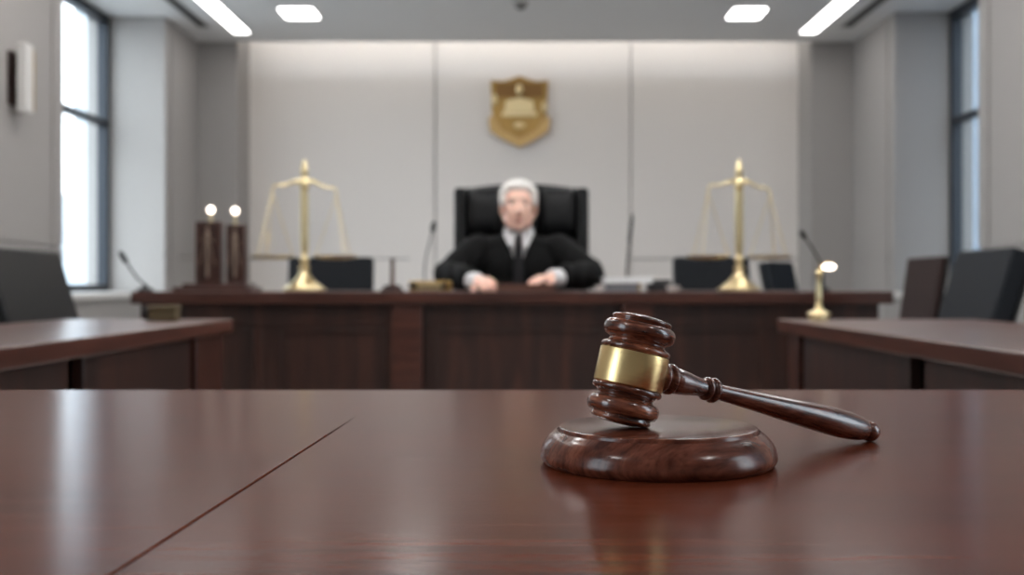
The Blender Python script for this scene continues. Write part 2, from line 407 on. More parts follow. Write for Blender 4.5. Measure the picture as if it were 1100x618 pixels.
prism(bm, [(-.5*S, -.06*S), (.5*S, -.06*S), (.46*S, .3*S), (.2*S, .36*S), (0, .42*S), (-.2*S, .36*S), (-.46*S, .3*S)], -.048, -.037)
prism(bm, rrect(-.6*S, .6*S, -.22*S, -.08*S, .01), -.055, -.037)
finish('centre_relief', bm, M_brass, t, bevel=.003)
bm = bmesh.new(); ell(bm, (0, -.045, .68*S), (.028, .012, .04)); finish('star_boss', bm, M_brass, t, smooth=60)
bm = bmesh.new(); ell(bm, (0, -.04, -.52*S), (.045, .014, .026)); finish('lower_boss', bm, M_brass, t, smooth=60)
bm = bmesh.new()
rib = [(-1.08, -.28), (-.9, -.2), (-.6, -.70), (0, -.98), (.6, -.70), (.9, -.2), (1.08, -.28), (1.02, -.72), (.6, -1.0), (0, -1.28), (-.6, -1.0), (-1.02, -.72)]
prism(bm, [(x*S*.97, z*S) for x, z in rib], -.056, -.0365); finish('ribbon', bm, mat('matt_brass', srgb(196, 166, 116), .45, 1), t, bevel=.005)
for s in (-1, 1):
    bm = bmesh.new(); ell(bm, (s*.84*S, -.04, .1*S if s > 0 else .35*S), (.022, .014, .045)); finish('side_ornament', bm, M_brass, t, smooth=60)

# ------------------------------------------------------------ foreground table
TZ = .76; TY = .989
t = thing('courtroom_table', 'polished reddish-brown table in the foreground carrying the gavel', 'table', (0, 0, 0))
gx = lambda y: -.1315+(y-.36)*.0395   # seam line
bm = bmesh.new()
g = .0008
YS = .80
def quadprism(bm, pts, z0, z1):
    a = [bm.verts.new((x, y, z0)) for x, y in pts]; b = [bm.verts.new((x, y, z1)) for x, y in pts]; n = len(pts)
    bm.faces.new(a[::-1]); bm.faces.new(b)
    for i in range(n): bm.faces.new((a[i], a[(i+1) % n], b[(i+1) % n], b[i]))
# top layer is one board with a seam cut that tapers out before the far edge
quadprism(bm, [(-1.15, -.35), (gx(-.35)-g, -.35), (gx(YS-.1)-g*.8, YS-.1), (gx(YS), YS), (gx(YS-.1)+g*.8, YS-.1), (gx(-.35)+g, -.35), (1.15, -.35), (1.15, TY), (-1.15, TY)], TZ-.012, TZ)
finish('tabletop', bm, M_table, t, bevel=.0005)
finish('tabletop_core', B((-1.148, 1.148, -.348, TY-.002, TZ-.04, TZ-.0122)), M_slab, t)
finish('apron', B((-1.08, 1.08, TY-.09, TY-.065, TZ-.13, TZ-.04), (-1.08, 1.08, -.28, -.255, TZ-.13, TZ-.04), (-1.08, -1.055, -.255, TY-.09, TZ-.13, TZ-.04), (1.055, 1.08, -.255, TY-.09, TZ-.13, TZ-.04)), M_bench, t)
for x in (-1.05, 1.05):
    for y in (-.25, TY-.1):
        bm = bmesh.new(); lathe(bm, [(.03, 0), (.034, TZ-.13), (.034, TZ-.041)], 4, Matrix.Translation((x, y, 0)) @ Matrix.Rotation(PI/4, 4, 'Z')); finish('leg', bm, M_bench, t, bevel=.002)

# ------------------------------------------------------------ sound block
bx_, by_ = .0736, .587
prof = [(0, 0), (.0590, 0), (.0596, .0004)] + smoothprof([(.0604, .0012), (.0616, .0035), (.0614, .0065), (.0600, .0105), (.0572, .0142), (.0545, .0165), (.0535, .0174)], 5) + \
       [(.0530, .0174), (.0527, .0168), (.0524, .0168), (.0521, .0174), (.0520, .0182)] + arc(.0508, .0182, .0012, 0, 90, 4) + [(.0, .0194)]
bm = lathe(bmesh.new(), prof, 128)
o = finish('sound_block', bm, M_block, None, smooth=40, loc=(bx_, by_, TZ)); o.rotation_euler.z = .5
tag(o, 'round dark wooden sound block under the gavel head on the foreground table', 'sound block')
BT = TZ+.0194

# ------------------------------------------------------------ gavel
c0 = Vector((.059, .58, .8092)); c1 = Vector((.2065, .664, .76685))
d = (c1-c0).normalized()
a = Vector((.235, .10, .97)); a = (a-d*a.dot(d)).normalized()
hp = [(.0178, .0093)] + arc(.0166, .0113, .0020, -70, 80, 8, .0020) + [(.0158, .0138), (.0150, .0145), (.0148, .0155), (.0153, .0162), (.0162, .0166)] + \
     arc(.0160, .0212, .0032, -80, 72, 14, .0045) + [(.0160, .0258), (.0156, .0260), (.0157, .0264)] + arc(.0146, .0276, .0014, -30, 90, 6) + [(.0132, .0290), (.0128, .0292), (.0100, .0300), (.0060, .0305), (0, .0307)]
hp = [(r*.985, z*.94) for r, z in hp]
full = [(r, -z) for r, z in hp[::-1]] + hp
# rest the lower rim exactly on the block
st = math.sqrt(1-a.z**2); low = max(-z*a.z + r*st for r, z in full)
c0.z = BT + low + .0001
R = Matrix((d.cross(a)*-1, d, a)).transposed()
R = Matrix((a.cross(d)*-1, d*-1, a)).transposed() if R.determinant() < 0 else R
Mg = Matrix.Translation(c0) @ R.to_4x4()
tg = thing('gavel', 'dark turned rosewood gavel with a brass band leaning on the sound block', 'gavel', (0, 0, 0)); tg.matrix_world = Mg
tg.location = c0
# local frame: z = head axis, handle along +y or -y
sgn = 1 if (R @ Vector((0, 1, 0))).dot(d) > 0 else -1
bm = lathe(bmesh.new(), full, 96); finish('head', bm, M_gwood, tg, smooth=45)
bm = lathe(bmesh.new(), [(.0176, -.0089), (.01805, -.0087), (.01815, -.0083), (.01815, .0083), (.01805, .0087), (.0176, .0089)], 96)
finish('brass_band', bm, M_band, tg, smooth=30)
hpro = [(.0060, .0165), (.0066, .0180)] + arc(.0058, .0203, .0022, -80, 80, 6, .0022) + [(.0066, .0229)] + arc(.0062, .0253, .0022, -80, 80, 6, .0022) + \
       [(.0070, .0280), (.0068, .0292)] + smoothprof([(.0070, .0300), (.0064, .036), (.0053, .043), (.0046, .0490)], 4) + [(.0054, .0494)] + \
       arc(.0052, .0513, .0013, -80, 80, 6, .0018) + [(.0058, .0533)] + arc(.0050, .0555, .0020, -80, 80, 6, .0020) + [(.0042, .0580)] + \
       smoothprof([(.0042, .0585), (.0047, .072), (.0058, .095), (.0072, .120), (.0082, .143), (.0082, .156), (.0074, .168), (.0062, .1735)], 6) + \
       [(.0056, .1742)] + arc(.0040, .1785, .0022, -70, 60, 8, .0045)[0:] + [(.0035, .1832), (.0018, .1840), (0, .1842)]
bm = lathe(bmesh.new(), hpro, 64)
o = finish('handle', bm, M_gwoodL, tg, smooth=50); o.rotation_euler = (-sgn*PI/2, 0, 0)
sd_ = math.sqrt(1-d.z**2); GLOW = min(c0.z+h_*d.z-r_*sd_ for r_, h_ in hpro)-TZ

# ------------------------------------------------------------ side tables
def side_table(xin, xout, yfar, gaps, label, loc_s):
    s = 1 if xout > xin else -1
    t = thing('side_table', label, 'table', ((xin+xout)/2, 2.1, 0))
    c = Vector(((xin+xout)/2, 2.1, 0))
    X = lambda a, b: (min(a, b)-c.x, max(a, b)-c.x)
    ynear = 1.24
    finish('tabletop', B((*X(xin, xout), ynear-c.y, yfar-c.y, TZ-.034, TZ)), M_side, t, bevel=.003)
    f = xin+s*.022
    edges = [ynear+.05]+gaps
    for i in range(0, len(edges)-1, 2):
        y0, y1 = edges[i], edges[i+1]
        finish('front_panel', B((*X(f, f+s*.022), y0-c.y, y1-c.y, 0, TZ-.034)), M_bench, t, bevel=.002)
    finish('inner_carcass', B((*X(f+s*.05, f+s*.07), ynear+.05-c.y, gaps[-1]-c.y, 0, TZ-.034)), M_bench, t)
    finish('end_panel', B((*X(f+s*.022, xout-s*.03), yfar-.14-c.y, yfar-.12-c.y, 0, TZ-.034)), M_bench, t)
    for y0, y1 in ((gaps[-1]+loc_s, yfar-.03), ):
        finish('leg', B((*X(f, f+s*.05), y0-c.y, y1-c.y, 0, TZ-.034)), M_slab, t, bevel=.002)
    for y0 in (ynear+.05, yfar-.09):
        finish('leg', B((*X(xout-s*.08, xout-s*.03), y0-c.y, y0+.05-c.y, 0, TZ-.034)), M_slab, t, bevel=.002)
    finish('leg', B((*X(f+s*.072, f+s*.12), ynear+.06-c.y, ynear+.11-c.y, 0, TZ-.034)), M_slab, t, bevel=.002)
side_table(-.757, -1.21, 2.97, [1.935, 2.005, 2.66], 'dark wooden side table on the left, angled away below the window', .05)
side_table(.690, 1.21, 2.97, [1.955, 2.03, 2.78], 'dark wooden side table on the right with the brass lamp on it', .06)

# ------------------------------------------------------------ judge's bench
BZ = .823; BY = 4.5; Y2X = lambda px, y=4.53: (px-556)/1200*y
t = thing('judges_bench', 'long dark mahogany bench in front of the judge', 'bench', (0, BY, 0))
fb = lambda *b: B(*[(x0, x1, y0-BY, y1-BY, z0, z1) for x0, x1, y0, y1, z0, z1 in b])
XA, XB = -1.56, 1.515
finish('bench_top', fb((XA, XB, BY, 4.98, BZ-.05, BZ)), M_slab, t, bevel=.004)
FX0, FX1 = Y2X(150), Y2X(945)
F = 4.555
finish('backing_board', fb((FX0, FX1, F, F+.03, 0, BZ-.05)), M_bench, t)
finish('frieze_rail', fb((FX0, FX1, F-.012, F, BZ-.14, BZ-.05)), M_bench, t, bevel=.002)
finish('plinth_rail', fb((FX0, FX1, F-.02, F, 0, .1)), M_bench, t, bevel=.002)
pil = [(Y2X(421), Y2X(454)), (Y2X(668), Y2X(701))]
for a0, a1 in pil: finish('pilaster', fb((a0, a1, F-.045, F-.012, 0, BZ-.05)), M_slab, t, bevel=.003)
for a0, a1 in ((FX0, Y2X(280)), (Y2X(290), Y2X(421)), (Y2X(457), Y2X(668)), (Y2X(704), Y2X(830)), (Y2X(840), FX1)):
    w_ = .012
    bx = [(a0, a1, F-.006, F, .1, BZ-.14)]
    finish('panel', fb(*bx), M_bench, t, bevel=.002)
    finish('panel_moulding', fb((a0+.03, a1-.03, F-.016, F-.006, BZ-.165, BZ-.15), (a0+.03, a1-.03, F-.016, F-.006, .12, .135), (a0+.03, a0+.045, F-.016, F-.006, .135, BZ-.165), (a1-.045, a1-.03, F-.016, F-.006, .135, BZ-.165)), M_bench, t, bevel=.002)
for x in (FX0, FX1-.03): finish('side_panel', fb((x, x+.03, F+.03, 4.95, 0, BZ-.05)), M_bench, t, bevel=.002)

# ------------------------------------------------------------ chairs
def xz_slab(x0, x1, z0, z1, y0, y1, r=.04, arch=0, bulge=0):
    bm = prism(bmesh.new(), rrect(x0, x1, z0, z1, r, 5, arch), y0, y1); return bm
def office_chair(label, loc, rz, leather, group=None, h=1.0, wd=.44, tilt=12, name='office_chair', shell=None, th=.065):
    """faces local -y"""
    t = thing(name, label, 'chair', loc, rz, group)
    T = Matrix.Translation((0, .2, .50)) @ Matrix.Rotation(math.radians(-tilt), 4, 'X')
    L = (h-.50)/math.cos(math.radians(tilt))
    bm = xz_slab(-wd/2, wd/2, .03, L, -th+.03, .03, .014); bmesh.ops.transform(bm, matrix=T, verts=bm.verts); finish('backrest', bm, leather, t, bevel=min(.012, th*.35))
    bm = xz_slab(-wd/2-.004, wd/2+.004, .02, L+.004, .031, .041, .018); bmesh.ops.transform(bm, matrix=T, verts=bm.verts); finish('back_shell', bm, shell or M_dplas, t, bevel=.004)
    bm = bmesh.new(); prism(bm, rrect(-wd/2-.01, wd/2+.01, -.25, .23, .06), 0, .08, Matrix.Translation((0, 0, .42)) @ Matrix.Rotation(PI/2, 4, 'X')); 
    for v in bm.verts: v.co.z = v.co.z
    finish('seat', bm, leather, t, bevel=.02)
    for s in (-1, 1):
        bm = bmesh.new(); tube(bm, curve_pts([(s*.2, .1, .40), (s*(wd/2+.04), .08, .42), (s*(wd/2+.045), .06, .6), (s*(wd/2+.04), -.1, .64), (s*(wd/2+.04), -.18, .635)]), .014)
        finish('armrest', bm, M_black, t, smooth=50)
    finish('gas_column', lathe(bmesh.new(), [(.03, .1), (.03, .25), (.02, .25), (.02, .38), (.06, .385), (.06, .40)], 16), M_chrome, t, smooth=40)
    for k in range(5):
        an = 2*PI*k/5+.3; bm = bmesh.new(); tube(bm, [(0, 0, .11), (.14*math.cos(an), .14*math.sin(an), .10), (.27*math.cos(an), .27*math.sin(an), .075)], [.028, .02, .014], 8)
        b_ = finish('base_leg', bm, M_black, t, smooth=50)
        bm = bmesh.new(); lathe(bm, [(.012, -.014), (.028, -.012), (.028, .012), (.012, .014)], 16, Matrix.Translation((.27*math.cos(an), .27*math.sin(an), .028)) @ Matrix.Rotation(an+PI/2, 4, 'Z') @ Matrix.Rotation(PI/2, 4, 'X')); finish('caster', bm, M_dplas, b_, smooth=40)
    bm = bmesh.new(); T2 = T; tube(bm, [(0, .12, .40), (0, .26, .42), (0, .275, .62)], .02, 8); finish('back_bracket', bm, M_black, t, smooth=50)
    return t
# behind the bench
office_chair('dark office chair against the back wall behind the left brass scales', (-1.04, 6.02, 0), .05, M_cleath, h=1.0, wd=.47)
office_chair('dark office chair against the back wall behind the right brass scales', (1.08, 6.02, 0), -.05, M_cleath, h=1.0, wd=.42)
office_chair('narrow-looking dark office chair turned sideways, right of the right brass scales', (1.89, 6.95, 0), .9, M_cleath, h=.99, wd=.36)
# left side table
office_chair('black office chair behind the left side table, below the wall light', (-1.22, 3.46, 0), PI/2+.0, M_leather, h=.955, wd=.52, tilt=17, shell=M_grey)
# right side table
office_chair('dark brown slim chair behind the far end of the right side table', (1.69, 5.39, 0), -PI/2+.0, M_bleath, h=.984, wd=.45, tilt=8, name='slim_chair', th=.03)
office_chair('large charcoal chair behind the right side table near the window', (1.22, 3.66, 0), -PI/2+.0, M_cleath, h=.96, wd=.44, tilt=17)
office_chair('black chair at the right edge, partly behind the large charcoal chair', (2.1, 4.75, 0), -PI/2+.0, M_cleath, h=.80, wd=.46, tilt=14)

# judge's chair
t = thing('judge_chair', 'tall wide black leather chair behind the judge', 'chair', (.018, 5.36, 0))
W = .325
def tilt_to(bm, a=6, y=0, z=.5):
    bmesh.ops.transform(bm, matrix=Matrix.Translation((0, y, z)) @ Matrix.Rotation(math.radians(-a), 4, 'X'), verts=bm.verts); return bm
finish('back_shell', tilt_to(prism(bmesh.new(), rrect(-W, W, 0, .825, .04, 6, .022), .045, .085), 3), M_leather, t, bevel=.012)
for s in (-1, 1):
    finish('side_bolster', tilt_to(prism(bmesh.new(), rrect(*sorted((s*W, s*(W-.058))), .02, .82, .02), -.02, .046), 3), M_leather, t, bevel=.014)
def cushion(x0, x1, z0, z1, arch=0, th=.085):
    bm = bmesh.new(); nx, nz = 14, 10; g_ = []
    for i in range(nx+1):
        col_ = []
        for j in range(nz+1):
            u, v = i/nx, j/nz; x = x0+(x1-x0)*u; z = z0+(z1-z0)*v+arch*math.sin(PI*u)*v
            e = (1-abs(2*u-1)**6)**.5*(1-abs(2*v-1)**4)**.5
            col_.append(bm.verts.new((x, .045-th*e, z)))
        g_.append(col_)
    for i in range(nx):
        for j in range(nz): bm.faces.new((g_[i][j], g_[i+1][j], g_[i+1][j+1], g_[i][j+1]))
    ext = bmesh.ops.extrude_face_region(bm, geom=bm.faces[:]);
    for v in [q for q in ext['geom'] if isinstance(q, bmesh.types.BMVert)]: v.co.y = .05
    return bm
for x0, x1 in ((-W+.058, -.09), (-.09, .09), (.09, W-.058)):
    finish('headrest_cushion', tilt_to(cushion(x0, x1, .585, .825, .012 if x0 == -.09 else .004), 3), M_leather, t, smooth=50)
finish('back_cushion', tilt_to(cushion(-W+.058, W-.058, .02, .58, 0, .07), 3), M_leather, t, smooth=50)
bm = bmesh.new(); prism(bm, rrect(-.29, .29, -.16, .22, .06), 0, .11, Matrix.Translation((0, -.12, .365)) @ Matrix.Rotation(PI/2, 4, 'X')); bmesh.ops.translate(bm, vec=(0, 0, .0), verts=bm.verts)
finish('seat', bm, M_leather, t, bevel=.03)
for s in (-1, 1):
    bm = bmesh.new(); prism(bm, rrect(*sorted((s*.29, s*.355)), -.22, .05, .02), 0, .035, Matrix.Translation((0, 0, .66)) @ Matrix.Rotation(PI/2, 4, 'X')); finish('armrest', bm, M_leather, t, bevel=.01)
    finish('arm_support', B((*sorted((s*.305, s*.34)), -.12, -.04, .36, .63)), M_black, t, bevel=.006)
finish('gas_column', lathe(bmesh.new(), [(.035, .1), (.035, .24), (.025, .24), (.025, .29), (.09, .29), (.09, .30)], 16), M_chrome, t, smooth=40)
for k in range(5):
    an = 2*PI*k/5+.3; bm = bmesh.new(); tube(bm, [(0, 0, .11), (.16*math.cos(an), .16*math.sin(an), .10), (.3*math.cos(an), .3*math.sin(an), .075)], [.03, .022, .016], 8)
    b_ = finish('base_leg', bm, M_black, t, smooth=50)
    bm = bmesh.new(); lathe(bm, [(.012, -.014), (.028, -.012), (.028, .012), (.012, .014)], 16, Matrix.Translation((.3*math.cos(an), .3*math.sin(an), .028)) @ Matrix.Rotation(an+PI/2, 4, 'Z') @ Matrix.Rotation(PI/2, 4, 'X')); finish('caster', bm, M_dplas, b_, smooth=40)

# ------------------------------------------------------------ the judge
JX = .004
def V(x, y, z): return Vector((JX+x, y, z))
def hand(bm, wrist, dr, nrm, side, curl=1.0):
    """wrist point, direction to the fingers, back-of-hand normal; side=+1 if the thumb is on +s"""
    dr = dr.normalized(); nrm = (nrm-dr*nrm.dot(dr)).normalized(); s = dr.cross(nrm)*side
    pc = wrist+dr*.048
    Rm = Matrix((s, dr, nrm)).transposed().to_4x4()
    ell(bm, pc, (.040, .050, .015), Rm); ell(bm, wrist+dr*.012, (.027, .03, .019), Rm)
    ell(bm, wrist+dr*.035+s*.024-nrm*.008, (.017, .030, .014), Rm)
    tips = []
    for k, (off, L, r) in enumerate(((.030, 1.0, .0088), (.0105, 1.08, .009), (-.0095, 1.02, .0086), (-.029, .82, .0076))):
        p = wrist+dr*(.080-.006*abs(k-1))+s*off-nrm*.001; ang = 0; q = (dr+s*off*2.2).normalized()
        prev = p-q*.03
        cap(bm, prev, p, r*1.15, r*1.1, 12)
        for ln, b_, rr in ((.040*L, .45*curl, r), (.026*L, .85*curl, r*.93), (.020*L, .55*curl, r*.86)):
            ang += b_; dd = (q*math.cos(ang)-nrm*math.sin(ang)).normalized(); p2 = p+dd*ln
            cap(bm, p, p2, rr*1.03, rr*.95, 12); p = p2
        tips.append(p)
    p = wrist+dr*.022+s*.028-nrm*.006
    for dd, ln, r0, r1 in (((dr*.62+s*.72-nrm*.25), .036, .0125, .0105), ((dr*.93+s*.12-nrm*.35), .030, .0105, .0095), ((dr*.85-s*.35-nrm*.3), .022, .0095, .0075)):
        dd = dd.normalized(); p2 = p+dd*ln; cap(bm, p, p2, r0, r1, 12); p = p2
    return tips
t = thing('person', 'seated white-haired judge in black robe and tie, hands on the bench, holding a pen', 'person', (0, 0, 0))
bm = bmesh.new()
# torso, neck
ell(bm, V(0, 5.16, .62), (.155, .105, .14)); ell(bm, V(0, 5.15, .80), (.145, .095, .16)); ell(bm, V(0, 5.135, .95), (.155, .095, .12))
ell(bm, V(0, 5.13, 1.015), (.17, .065, .05)); cap(bm, V(0, 5.12, 1.0), V(0, 5.065, 1.16), .058, .052)
SL, SR = V(-.185, 5.13, 1.01), V(.185, 5.13, 1.01)
EL, ER = V(-.315, 4.99, .886), V(.325, 4.99, .886)
WL, WR = V(-.172, 4.775, .864), V(.142, 4.79, .880)
for S_, E_, W_ in ((SL, EL, WL), (SR, ER, WR)):
    cap(bm, S_, E_, .055, .040); cap(bm, E_, W_, .040, .026)
dL, dR = Vector((.42, -.90, -.02)), Vector((-.72, -.66, -.05))
tl = hand(bm, WL, dL, Vector((-.35, -.15, .92)), 1, 1.15)
tr = hand(bm, WR, dR, Vector((0, 0, 1)), -1, .8)
# legs under the bench
for s in (-1, 1):
    cap(bm, V(s*.09, 5.15, .59), V(s*.12, 4.78, .55), .082, .058); cap(bm, V(s*.12, 4.78, .55), V(s*.13, 4.84, .10), .054, .038); ell(bm, V(s*.13, 4.80, .05), (.04, .10, .045))
# head
ell(bm, V(0, 5.055, 1.232), (.074, .092, .083), n=32); ell(bm, V(0, 5.005, 1.165), (.058, .066, .068), n=32); ell(bm, V(0, 4.974, 1.113), (.032, .028, .027)); cap(bm, V(-.030, 4.99, 1.118), V(-.055, 5.045, 1.155), .018, .018); cap(bm, V(.030, 4.99, 1.118), V(.055, 5.045, 1.155), .018, .018)
ell(bm, V(0, 4.975, 1.205), (.060, .035, .065)); ell(bm, V(0, 4.958, 1.232), (.050, .016, .012))
for s in (-1, 1):
    ell(bm, V(s*.036, 4.976, 1.178), (.025, .024, .026)); ell(bm, V(s*.076, 5.055, 1.195), (.010, .020, .034)); ell(bm, V(s*.038, 5.012, 1.138), (.025, .045, .040))
    ell(bm, V(s*.012, 4.938, 1.165), (.009, .011, .009))
cap(bm, V(0, 4.950, 1.218), V(0, 4.929, 1.172), .009, .014)
ell(bm, V(0, 4.950, 1.136), (.024, .009, .007)); ell(bm, V(0, 4.951, 1.126), (.020, .009, .006))
bm = remesh(bm, .0036, 2)
fv = [v for v in bm.verts if v.co.z > 1.09 and v.co.y < 5.04 and abs(v.co.x-JX) < .066]
for k in range(10): bmesh.ops.smooth_vert(bm, verts=fv, factor=.6, use_axis_x=True, use_axis_y=True, use_axis_z=True)
for v in bm.verts:      # eye sockets, mouth line, neat chin
    for s in (-1, 1):
        dd = (v.co-V(s*.031, 4.945, 1.212)); q = (dd.x/.017)**2+(dd.z/.011)**2+(dd.y/.035)**2
        v.co.y += .013*math.exp(-q)
    dd = v.co-V(0, 4.943, 1.131); v.co.y += .004*math.exp(-((dd.x/.024)**2+(dd.z/.003)**2+(dd.y/.03)**2))
finish('body', bm, M_skin, t, smooth=180)
for s in (-1, 1):
    bm = bmesh.new(); ell(bm, V(s*.031, 4.966, 1.211), (.0125, .0115, .0085)); e = finish('eye', bm, M_eyew, t, smooth=180)
    bm = bmesh.new(); ell(bm, V(s*.031, 4.955, 1.211), (.0062, .0018, .0064)); finish('iris', bm, M_iris, e, smooth=180)
    bm = bmesh.new(); ell(bm, V(s*.032, 4.9665, 1.2175), (.015, .0125, .0055)); finish('eyelid', bm, M_skin, t, smooth=180)
    bm = bmesh.new(); cap(bm, V(s*.014, 4.944, 1.228), V(s*.048, 4.955, 1.231), .0036, .0024, 10); finish('eyebrow', bm, M_brow, t, smooth=180)
bm = bmesh.new(); ell(bm, V(0, 4.9445, 1.135), (.020, .0045, .0035)); ell(bm, V(0, 4.9450, 1.1275), (.017, .0045, .0035)); finish('lips', bm, M_lip, t, smooth=180)
# hair: a full cap swept back, down to the ears
bm = bmesh.new()
ell(bm, V(0, 5.068, 1.245), (.088, .096, .086), n=32); ell(bm, V(0, 5.10, 1.19), (.080, .072, .075), n=24)
ell(bm, V(0, 5.02, 1.290), (.066, .062, .030), n=24); ell(bm, V(-.028, 5.003, 1.290), (.036, .040, .019)); ell(bm, V(.035, 5.006, 1.287), (.034, .040, .019))
for s in (-1, 1): ell(bm, V(s*.072, 5.020, 1.240), (.015, .042, .052)); ell(bm, V(s*.060, 5.008, 1.272), (.018, .036, .028))
for k in range(90):
    an = random.uniform(0, PI); ph = random.uniform(.15, 1.35); c = Vector((math.cos(an)*math.sin(ph)*.082, -math.sin(an)*math.sin(ph)*.02+.02, math.cos(ph)*.083))
    p = V(c.x, 5.05+c.y-.02*math.cos(ph), 1.243+c.z); cap(bm, p, p+Vector((random.uniform(-.01, .01), .05, -.006)), .005, .003, 8)
bm = remesh(bm, .004, 5)
kill = [v for v in bm.verts if (v.co.y < 5.0 and abs(v.co.x-JX) < .064 and v.co.z < 1.262) or (v.co.y < 5.08 and v.co.z < 1.203)]
for v in kill:      # tuck the hairline into the head instead of leaving an open edge
    c = Vector((JX, 5.06, 1.22)); v.co = c+(v.co-c)*.5
finish('hair', bm, M_hair, t, smooth=180)
# shirt
bm = bmesh.new()
ell(bm, V(0, 5.148, .80), (.152, .103, .17)); ell(bm, V(0, 5.133, .95), (.163, .105, .125)); ell(bm, V(0, 5.13, 1.018), (.176, .073, .056)); cap(bm, V(0, 5.12, 1.02), V(0, 5.095, 1.075), .066, .060)
finish('shirt', remesh(bm, .006, 3), M_shirt, t, smooth=180)
bm = bmesh.new()   # collar stand and two wings
for s in (-1, 1):
    pts = [V(s*.004, 5.010, 1.078), V(s*.062, 5.055, 1.112), V(s*.070, 5.075, 1.085), V(s*.045, 5.020, 1.025), V(s*.030, 5.004, 1.018)]
    a_ = [bm.verts.new(p) for p in pts]; b_ = [bm.verts.new(p+Vector((0, -.006, .001))) for p in pts]
    bm.faces.new(a_); bm.faces.new(b_[::-1])
    for i in range(5): bm.faces.new((a_[i], b_[i], b_[(i+1) % 5], a_[(i+1) % 5]))
n_ = 24; r_ = []
for z, rr in ((1.06, .066), (1.108, .063), (1.108, .060), (1.06, .063)):
    r_.append([bm.verts.new(V(rr*math.cos(2*PI*i/n_), 5.083-(z-1.08)*.35+rr*math.sin(2*PI*i/n_), z+.012*math.sin(2*PI*i/n_))) for i in range(n_)])
for a_, b_ in zip(r_, r_[1:]+r_[:1]):
    for i in range(n_): bm.faces.new((a_[i], a_[(i+1) % n_], b_[(i+1) % n_], b_[i]))
finish('collar', bm, M_shirt, t)
for W_, E_ in ((WL, EL), (WR, ER)):
    q = (E_-W_).normalized(); bm = bmesh.new(); tube(bm, [W_-q*.004, W_+q*.02, W_+q*.07], [.034, .036, .036], 24); finish('cuff', bm, M_shirt, t, bevel=.003)
# tie
bm = bmesh.new()
prism(bm, [(JX-.014, 1.072), (JX+.014, 1.072), (JX+.009, 1.042), (JX-.009, 1.042)], 4.995, 5.015)
o = finish('tie_knot', bm, M_tie, t, bevel=.004)
bm = bmesh.new()
pr = [(1.046, .008, 5.003), (1.0, .017, 5.009), (.95, .021, 5.012), (.90, .023, 5.012), (.84, .024, 5.02)]
a_ = [[bm.verts.new((JX+sx*w_, y_+dy-.002, z_)) for sx, dy in ((-1, 0), (0, -.004), (1, 0), (1, .008), (-1, .008))] for z_, w_, y_ in pr]
for p, q in zip(a_, a_[1:]):
    for i in range(5): bm.faces.new((p[i], p[(i+1) % 5], q[(i+1) % 5], q[i]))
bm.faces.new(a_[0]); bm.faces.new(a_[-1][::-1]); finish('tie', bm, M_tie, t, smooth=40)
# robe
bm = bmesh.new()
ell(bm, V(0, 5.16, .62), (.20, .125, .16)); ell(bm, V(0, 5.155, .80), (.185, .125, .20)); ell(bm, V(0, 5.14, .95), (.195, .118, .14))
ell(bm, V(0, 5.135, 1.025), (.205, .088, .060)); ell(bm, V(0, 5.125, 1.055), (.11, .078, .042))
for S_, E_, W_ in ((SL, EL, WL), (SR, ER, WR)):
    cap(bm, S_+Vector((0, 0, -.004)), E_+Vector((0, .02, .012)), .078, .066); q = E_.lerp(W_, .66); cap(bm, E_+Vector((0, 0, .008)), q+Vector((0, 0, .01)), .062, .050)
    m_ = S_.lerp(E_, .5); cap(bm, m_+Vector((0, .03, -.05)), E_+Vector((0, .05, .0)), .07, .06)
for s in (-1, 1):
    cap(bm, V(s*.09, 5.15, .59), V(s*.12, 4.80, .56), .11, .085); cap(bm, V(s*.12, 4.80, .56), V(s*.13, 4.84, .16), .085, .075)
bm = remesh(bm, .0055, 5)
for v in bm.verts:      # cloth folds running down from the shoulders
    p = v.co; f = math.sin((p.x-JX)*95+3*noise.noise(p*4))*.0035*min(1, max(0, (1.06-p.z)*8)); nn = v.normal
    v.co = p+nn*f
def vneck(z): return max(0, min(.085, (z-.930)*.42))
kill = [v for v in bm.verts if v.co.z > .93 and ((v.co.y < 5.10 and abs(v.co.x-JX) < vneck(v.co.z)) or (v.co.z > 1.06 and (v.co.x-JX)**2+(v.co.y-5.10)**2 < .070**2))]
bmesh.ops.delete(bm, geom=kill, context='VERTS')
for k in range(14):      # even out the cut edge
    new = {}
    for v in bm.verts:
        if v.is_boundary:
            nb = [e.other_vert(v).co for e in v.link_edges if e.is_boundary]
            if nb: new[v] = v.co.lerp(sum(nb, Vector())/len(nb), .6)
    for v, c in new.items(): v.co = c
rb = finish('robe', bm, M_robe, t, smooth=180); sd = rb.modifiers.new('thickness', 'SOLIDIFY'); sd.thickness = .003
for s in (-1, 1):
    bm = bmesh.new(); ell(bm, V(s*.13, 4.79, .052), (.048, .125, .050)); bm = remesh(bm, .006, 1)
    for v in bm.verts: v.co.z = max(v.co.z, .004)
    finish('shoe', bm, M_dplas, t, smooth=180)
# pen held in the hand: its own thing
pt = (tl[0]+tl[1])/2
pa = pt+Vector((.012, -.012, -.022)); pb = pa+Vector((-.055, .055, .085))
pa.z = max(pa.z, BZ+.003)
t = thing('pen', 'thin dark pen held upright in the hand on the left', 'pen', pa)
bm = bmesh.new(); q = pb-pa; tube(bm, [Vector((0, 0, 0)), q*.06, q*.12, q*.95, q], [.0008, .0025, .0042, .0042, .0034], 12); finish('barrel', bm, M_dplas, t, smooth=40)
bm = bmesh.new(); tube(bm, [q*.72+Vector((.003, -.004, .003)), q*.96+Vector((.003, -.004, .003))], .0012, 6); finish('clip', bm, M_brass, t, smooth=40)

# ------------------------------------------------------------ things on the bench
X47 = lambda px, y=4.7: (px-556)/1200*y
